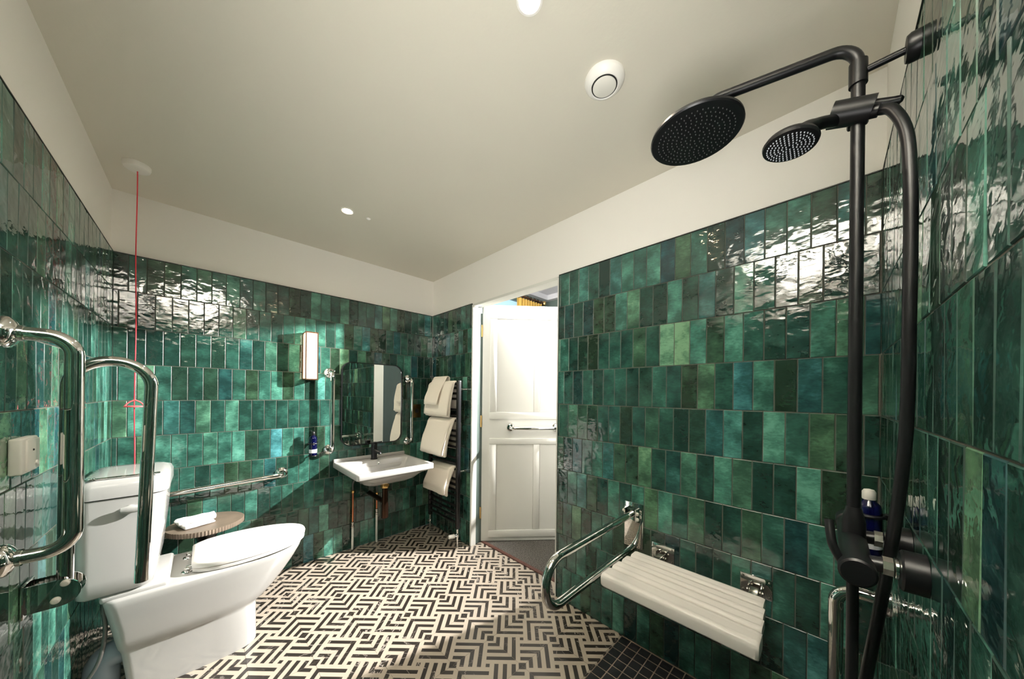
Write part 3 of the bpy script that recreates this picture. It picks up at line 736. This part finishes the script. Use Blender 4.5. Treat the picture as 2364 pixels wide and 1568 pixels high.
# ================================================================== TOWEL RADIATOR
t = thing('towel_radiator', (XR-.08, 2.35, .15), 'black ladder towel radiator on wall between basin corner and doorway', 'radiator')
xr, ya, yb_ = XR-.085, 2.140, 2.575
for y in (ya, yb_): obj('upright', rbox((xr-.016, y-.016, .150), (xr+.016, y+.016, 1.372), .006, 3), M_BLACKG, t)
rung_z = [.20, .245, .29, .335, .42, .465, .51, .555, .640, .685, .73, .82, .865, .91, .955, 1.040, 1.085, 1.13, 1.22, 1.265, 1.31, 1.345]
for z in rung_z: obj('rung', tube([(xr-.006, ya, z), (xr-.006, yb_, z)], .0105, 12), M_BLACKG, t)
for y in (ya, yb_):
    for z in (.62, 1.30): obj('wall_bracket', cyl((xr+.01, y, z), (XR-.001, y, z), .010, 12), M_CHROME, t)
for y, nm in ((ya, 'radiator_valve'), (yb_, 'radiator_valve')):
    v = thing('radiator_valve', (xr, y, 0), 'chrome radiator valve on floor at the doorway end of towel radiator' if y == ya else 'chrome radiator valve on floor at the corner end of towel radiator', 'valve', 'radiator valves')
    obj('tail', tube([(xr, y, 0), (xr, y, .150)], .0085, 12), M_CHROME, v)
    obj('body', join(lathe([(.013, 0), (.013, .02), (.010, .03)], (xr, y, .085), seg=12), cyl((xr-.03, y, .10), (xr, y, .10), .0105, 14)), M_CHROME, v)
    if y == ya: obj('handle', lathe([(.014, 0), (.016, .004), (.016, .045), (.013, .050)], (xr-.028, y, .10), (-1, .25, 0), 18), M_PLASTIC, v, label='white valve handle')

def towel(name, y0, y1, ztop, front, back, xin, xfr, thick, label, group, seed, layers=2, skew=0):
    """towel folded in layers and hung over a rung: arch profile swept across the rung"""
    t = thing(name, (xr-.006, (y0+y1)/2, ztop), label, 'towel', group)
    for ly_ in range(layers):
        o = ly_*thick*1.02; prof = []
        # outer outline from back bottom, over the top, to front bottom; then inner outline
        xb = xin+.012+o; xf2 = xfr-o*.2
        cx = xr-.006; r1 = .014+o+thick; r0 = .0125+o
        zc = ztop-r1; fz = ztop-front-(.0 if ly_ == 0 else -.012*ly_); bz = ztop-back+.01*ly_
        outer = [(cx+r1*.9, bz), (cx+r1, zc-.06)]+[(cx+r1*math.cos(a), zc+r1*math.sin(a)) for a in [PI*k/10 for k in range(11)]]
        nfr = 7
        for k in range(1, nfr+1):
            s = k/nfr; outer.append((cx-r1-(cx-r1-(xfr-o*1.0))*math.sin(s*PI/2)*.9, zc+(fz-zc)*s))
        inner = [(cx+r0*.9, bz), (cx+r0, zc-.06)]+[(cx+r0*math.cos(a), zc+r0*math.sin(a)) for a in [PI*k/10 for k in range(11)]]
        for k in range(1, nfr+1):
            s = k/nfr; x_ = cx-r1-(cx-r1-(xfr-o*1.0))*math.sin(s*PI/2)*.9+thick
            inner.append((min(x_, cx-r0+.002), zc+(fz-zc)*s))
        prof = outer+[((outer[-1][0]+inner[-1][0])/2, outer[-1][1]-thick*.35)]+inner[::-1]+[((outer[0][0]+inner[0][0])/2, bz-thick*.3)]
        rings = []; n = 22; ya_, yb2 = y0+o*.3, y1-o*.3
        for i in range(n+1):
            s = i/n; yy = ya_+(yb2-ya_)*s; edge = min(s, 1-s); sh = 1-(max(0, .05-edge)/.05)**2*.35
            mid = [((outer[min(j, len(outer)-1)][0]+inner[min(j, len(inner)-1)][0])/2, 0) for j in range(len(prof))]
            ring = []
            for j, (px_, pz_) in enumerate(prof):
                if j < len(outer): mx_, mz_ = (outer[j][0]+inner[j][0])/2, (outer[j][1]+inner[j][1])/2
                elif j == len(outer) or j == len(prof)-1: mx_, mz_ = px_, pz_+thick*.3
                else: jj = len(inner)-1-(j-len(outer)-1); mx_, mz_ = (outer[jj][0]+inner[jj][0])/2, (outer[jj][1]+inner[jj][1])/2
                p = Vector((mx_+(px_-mx_)*sh, yy+skew*(ztop-pz_), mz_+(pz_-mz_)*sh))
                d = noise.noise_vector(p*11+Vector((seed+ly_*5, 0, 0)))*.0045; d2 = noise.noise_vector(p*32+Vector((seed, 3, ly_)))*.0012
                k_ = min(1, max(0, (ztop-.03-p.z)/.08)); p = p+(d+d2)*k_
                ring.append(p)
            rings.append(ring)
        obj('fold', loft(rings), M_TOWEL, t, sharp=180)
    return t
TG = 'cream towels on the black radiator'
towel('bath_towel', 2.165, 2.545, 1.372, .300, .24, 0, 1.418, .017, 'cream bath towel on top rung of radiator, under a narrower hand towel', TG, 1, 2, .05)
towel('hand_towel', 2.290, 2.500, 1.384+.030, .245, .16, 0, 1.372, .009, 'narrower cream hand towel draped over the topmost bath towel', TG, 4, 1, .05)
towel('bath_towel', 2.165, 2.530, 1.066, .318, .26, 0, 1.385, .026, 'large cream bath towel hanging in the middle of the radiator', TG, 7, 2, .08)
towel('bath_towel', 2.165, 2.500, .666, .235, .20, 0, 1.395, .024, 'cream bath towel lowest on the radiator, beside the basin corner', TG, 12, 2, .05)

# ================================================================== SHOWER SEAT
t = thing('shower_seat', (XR, .40, .46), 'white slatted fold-down shower seat with steel wall brackets', 'shower seat')
sy0, sy1, zt = .142, .664, .522
xs = [1.178, 1.266, 1.345, 1.418, 1.488]
for k in range(4):
    x0, x1 = xs[k]+.0025, xs[k+1]-.0025; ins = (0, .004, .010, .018)[k]
    if k == 0: th = .056
    else: th = .034
    n = 9; prof = []
    # upper outline with a shallow dished middle and fine grip grooves
    for j in range(29):
        s = j/28; r = min(s, 1-s)*(x1-x0); edge = .017
        z = zt-(edge-math.sqrt(max(0, edge**2-(edge-r)**2)) if r < edge else 0)
        if .30 < s < .72 and j % 2: z -= .0011
        prof.append((x0+(x1-x0)*s, z))
    prof += [(x1-.004, zt-th+.004), (x1-.008, zt-th), (x0+.010, zt-th), (x0+.002, zt-th+.008)]
    rings = []
    for (yy, sc_) in ((sy0+ins, .86), (sy0+ins+.003, .94), (sy0+ins+.010, 1), (sy1-ins-.010, 1), (sy1-ins-.003, .94), (sy1-ins, .86)):
        cx, cz = (x0+x1)/2, zt-th/2; rings.append([Vector((cx+(a-cx)*(.5+.5*sc_), yy, cz+(b-cz)*sc_)) for a, b in prof])
    obj('slat', loft(rings), M_SEATW, t, sharp=40)
fr = obj('frame', join(*[tube([(1.20, y, .478), (1.545, y, .478)], .009, 12) for y in (.205, .590)], tube([(1.215, .205, .470), (1.215, .590, .470)], .008, 12)), M_STEEL, t)
for y in (.200, .556):
    h = obj('hinge_bracket', join(rbox((XR-.006, y-.052, .468), (XR-.0005, y+.052, .548), .003, 2), rbox((XR-.040, y-.022, .476), (XR-.006, y-.018, .520), .001, 1), rbox((XR-.040, y+.018, .476), (XR-.006, y+.022, .520), .001, 1)), M_CHROME, t)
    obj('hinge_pin', cyl((XR-.03, y-.026, .497), (XR-.03, y+.026, .497), .007, 12), M_STEEL, h)
    obj('hinge_arm', rbox((XR-.105, y-.015, .488), (XR-.022, y+.015, .512), .004, 2), M_STEEL, h)
    for (dy, dz) in ((-.042, .536), (.042, .536), (-.042, .480), (.042, .480)):
        obj('screw', lathe([(.005, 0), (.004, .002), (.001, .003)], (XR-.006, y+dy, dz), (-1, 0, 0), 10), M_STEEL, h)

# ================================================================== SHOWER
px, py = .975, -.0375
t = thing('shower_column', (px, py, .86), 'matt black exposed shower column with round overhead shower on near wall', 'shower')
hc = Vector((.893, .247, 1.928))
arm = fillet([(px, py, .95), (px, py, 2.006), (.9035, .2095, 2.006), (hc.x, hc.y, 1.955)], [.042, .030], 10)
obj('riser_and_arm', tube(arm, .0107, 18), M_BLACK, t)
obj('collar', tube([(px, py, 1.920), (px, py, 1.968)], .0142, 20), M_BLACK, t)
obj('wall_stay', tube([(px, py, 1.945), (px, YS+.004, 1.945)], .0065, 14), M_BLACK, t)
obj('wall_mount', join(lathe([(.025, 0), (.025, .012), (.022, .017), (.006, .018)], (px, YS+.0005, 1.945), (0, 1, 0), 28)), M_BLACK, t)
rh = obj('rain_head', lathe([(.012, .030), (.016, .018), (.060, .0155), (.098, .013), (.103, .009), (.104, .003), (.1015, 0), (.092, -.0012)], hc, (0, 0, 1), 48), M_BLACK, t)
nz_ = []
for ring in range(1, 9):
    n = ring*6
    for k in range(n):
        a = 2*PI*k/n+ring*.4; r = ring*.0106; nz_.append(lathe([(.0013, 0), (.0011, -.0022)], (hc.x+r*math.cos(a), hc.y+r*math.sin(a), hc.z-.0012), (0, 0, 1), 6))
obj('nozzles', join(*nz_), M_RUBBER, rh, kind='stuff', label='grey rubber spray nozzles')
# slider that holds the hand shower
sl = obj('slider', join(rbox((px-.018, py-.016, 1.838), (px+.018, py+.016, 1.882), .005, 2)), M_BLACK, t)
ax = Vector((-.006, .085, .030)).normalized()
obj('slider_knob', tube([Vector((px-.014, py+.040, 1.872)), Vector((px-.008, py-.020, 1.853))], .0245, 30), M_BLACK, t, label='short drum knob with flat brown-lit face')
obj('slider_lever', tube([Vector((px-.006, py-.010, 1.868)), Vector((px-.004, py-.045, 1.853)), Vector((px-.003, py-.056, 1.851)), Vector((px-.002, py-.060, 1.850))], [.0085, .0085, .0075, .004], 14), M_BLACK, t)
# bar valve
zv, yv = .962, -.036
obj('valve_body', join(tube([(.845, yv, zv), (1.100, yv, zv)], .0215, 26)), M_BLACK, t)
for x0, x1, r in ((.800, .842, .024), (1.103, 1.145, .024)):
    obj('valve_handle', lathe([(r*.86, 0), (r, .003), (r, abs(x1-x0)-.003), (r*.86, abs(x1-x0))], (x0, yv, zv), (1, 0, 0), 26), M_BLACK, t)
obj('valve_lever', tube(spline([(.826, yv+.016, zv), (.83, yv+.030, zv+.030), (.845, yv+.035, zv+.070)], 5), .007, 12), M_BLACK, t)
obj('diverter', lathe([(.016, -.03), (.018, 0), (.018, .03), (.0135, .05), (.0115, .06)], (px, py, zv+.012), (0, 0, 1), 22), M_BLACK, t)
obj('hose_outlet', lathe([(.011, -.055), (.013, -.05), (.013, -.02), (.016, 0)], (.955, yv, zv), (0, 0, 1), 18), M_BLACK, t)
for x in (.868, 1.020):
    e_ = obj('wall_elbow', lathe([(.034, 0), (.034, .026), (.031, .029), (.014, .030)], (x, YS+.0005, zv+.002), (0, 1, 0), 30), M_BLACK, t)
    obj('elbow_ring', lathe([(.0165, 0), (.018, .001), (.018, .0045), (.0165, .0055)], (x, YS+.030, zv+.002), (0, 1, 0), 26), M_CHROME, e_)
    obj('elbow_nut', lathe([(.0165, 0), (.0165, .012)], (x, YS+.037, zv+.002), (0, 1, 0), 8), M_STEEL, e_)
    obj('elbow_tail', cyl((x, YS+.047, zv+.002), (x, yv-.012, zv), .013, 20), M_BLACK, e_)
# hand shower
hh = Vector((.868, .062, 1.787)); tn = Vector((-.10, .10, -1)).normalized()
t = thing('hand_shower', (px, py, 1.86), 'matt black hand shower resting in the slider beside the overhead shower', 'hand shower')
q = Vector((0, 0, 1)).rotation_difference(-tn)
obj('head', lathe([(.010, .024), (.030, .020), (.043, .012), (.0465, .005), (.045, 0), (.040, -.0015)], hh, -tn, 36), M_BLACK, t)
nn = []
for ring in range(1, 7):
    n = ring*6
    for k in range(n):
        a = 2*PI*k/n; r = ring*.0062; nn.append(lathe([(.0013, 0), (.001, -.002)], hh+q @ Vector((r*math.cos(a), r*math.sin(a), -.0015)), -tn, 6))
obj('nozzles', join(*nn), M_LABEL, t, kind='stuff', label='white spray nozzles')
hs_ = Vector((px-.012, py+.024, 1.856)); hd = (hs_-hh).normalized()
obj('handle', tube(spline([hh+hd*.020+Vector((0, 0, .012)), hh+hd*.050+Vector((0, 0, .018)), hh+hd*.085+Vector((0, 0, .014)), hs_, Vector((px-.012, py-.028, 1.842))], 6), [.020-.008*min(1, k/9) for k in range(25)], 16), M_BLACK, t)
hose = spline([(px-.012, py-.030, 1.842), (.950, -.083, 1.822), (.935, -.098, 1.760), (.926, -.102, 1.66), (.926, -.103, 1.54), (.924, -.102, 1.42), (.928, -.102, 1.30), (.935, -.100, 1.18), (.945, -.093, 1.06), (.955, -.082, .93), (.958, -.068, .80), (.955, -.052, .66), (.945, -.040, .50), (.935, -.034, .38), (.925, -.030, .315), (.915, -.028, .29), (.908, -.028, .32), (.908, -.030, .40), (.925, -.034, .60), (.945, -.036, .76), (.955, -.036, .91)], 6)
obj('hose', tube(hose, .0092, 14), M_BLACK, t)
# bottle in the corner
b2 = bottle(1.300, -.078, .840, 1, 'cobalt blue bottle with white cap on the shower wall behind mixer valve', (0, -1, 0), M_PVENT)
t = thing('bottle_bracket', (1.30, YS, .84), 'black wall bracket holding the blue bottle behind the shower mixer', 'bracket', 'black bottle brackets')
obj('ring', tube([(1.300+.0295*math.cos(2*PI*k/24), -.078+.0295*math.sin(2*PI*k/24), .945) for k in range(25)], .0045, 8, False), M_BLACK, t)
obj('arm', rbox((1.290, YS+.0005, .938), (1.310, -.106, .952), .001, 1), M_BLACK, t)
obj('shelf', lathe([(.028, 0), (.030, .003), (.028, .006)], (1.300, -.078, .8325), seg=24), M_BLACK, t)
obj('shelf_arm', rbox((1.290, YS+.0005, .832), (1.310, -.104, .838), .001, 1), M_BLACK, t)

# ================================================================== CEILING FITTINGS
t = thing('extract_vent', (.975, .552, HC), 'round white extract vent on the ceiling', 'vent')
vc = (.975, .552, HC)
obj('outer_ring', lathe([(.066, 0), (.0665, -.004), (.064, -.012), (.054, -.022), (.046, -.026), (.043, -.024), (.043, -.004)], vc, (0, 0, 1), 48), M_PVENT, t)
obj('centre_disc', lathe([(.030, -.006), (.036, -.014), (.0385, -.020), (.0385, -.026), (.034, -.0285), (.004, -.030)], vc, (0, 0, 1), 40), M_PLASTIC, t)
obj('throat', lathe([(.0425, -.0242), (.0425, -.020)], vc, (0, 0, 1), 40), M_DARKHOLE, t, label='dark gap round the disc')
for x, y, lb in ((.603, 2.032, 'lit recessed ceiling downlight, the one over the washbasin side'), (.631, .588, 'lit recessed ceiling downlight at top edge of picture')):
    t = thing('downlight', (x, y, HC), lb, 'downlight', 'recessed ceiling downlights')
    obj('bezel', lathe([(.036, 0), (.036, -.003), (.030, -.004), (.026, -.001)], (x, y, HC), seg=32), M_PVENT, t)
    obj('lens', lathe([(.0245, -.0012), (.020, -.0016)], (x, y, HC), seg=24), M_LAMPFACE, t)
t = thing('ceiling_sensor', (.724, 2.027, HC), 'tiny white dome sensor on the ceiling beside a downlight', 'sensor')
obj('dome', lathe([(.013, 0), (.012, -.004), (.007, -.008), (.001, -.009)], (.724, 2.027, HC), seg=20), M_PVENT, t)
# ================================================================== BEDROOM
t = thing('curtain_pole', (3.0, BY-.09, 2.55), 'dark curtain pole with finial seen through the gap above the door', 'curtain pole')
obj('pole', tube([(1.95, BY-.09, 2.555), (3.40, BY-.09, 2.555)], .014, 14), M_BRONZE, t)
obj('finial', lathe([(.015, 0), (.03, .012), (.034, .03), (.02, .05), (.003, .056)], (3.40, BY-.09, 2.555), (1, 0, 0), 20), M_BRASS, t)
for k in range(7): obj('ring', tube([(2.94+.07*k, BY-.09+.022*math.cos(a), 2.553+.022*math.sin(a)) for a in [2*PI*j/16 for j in range(17)]], .004, 8, False), M_BRONZE, t)
cur = []
rows = []
for z in (2.525, 1.8, 1.0, .02):
    rows.append([Vector((2.90+.005*i, BY-.09+.028*math.sin(i*.62), z)) for i in range(96)])
V = [v for r in rows for v in r]+[v+Vector((0, .004, 0)) for r in rows for v in r]; F = []; n = 96
for b_ in (0, 4*n):
    for r_ in range(3):
        for i in range(n-1): a = b_+r_*n+i; F.append((a, a+1, a+n+1, a+n))
o = obj('curtain', (V, F), M_CURTAIN); tag(o, 'gold curtain hanging from the pole in the room beyond', 'curtain')
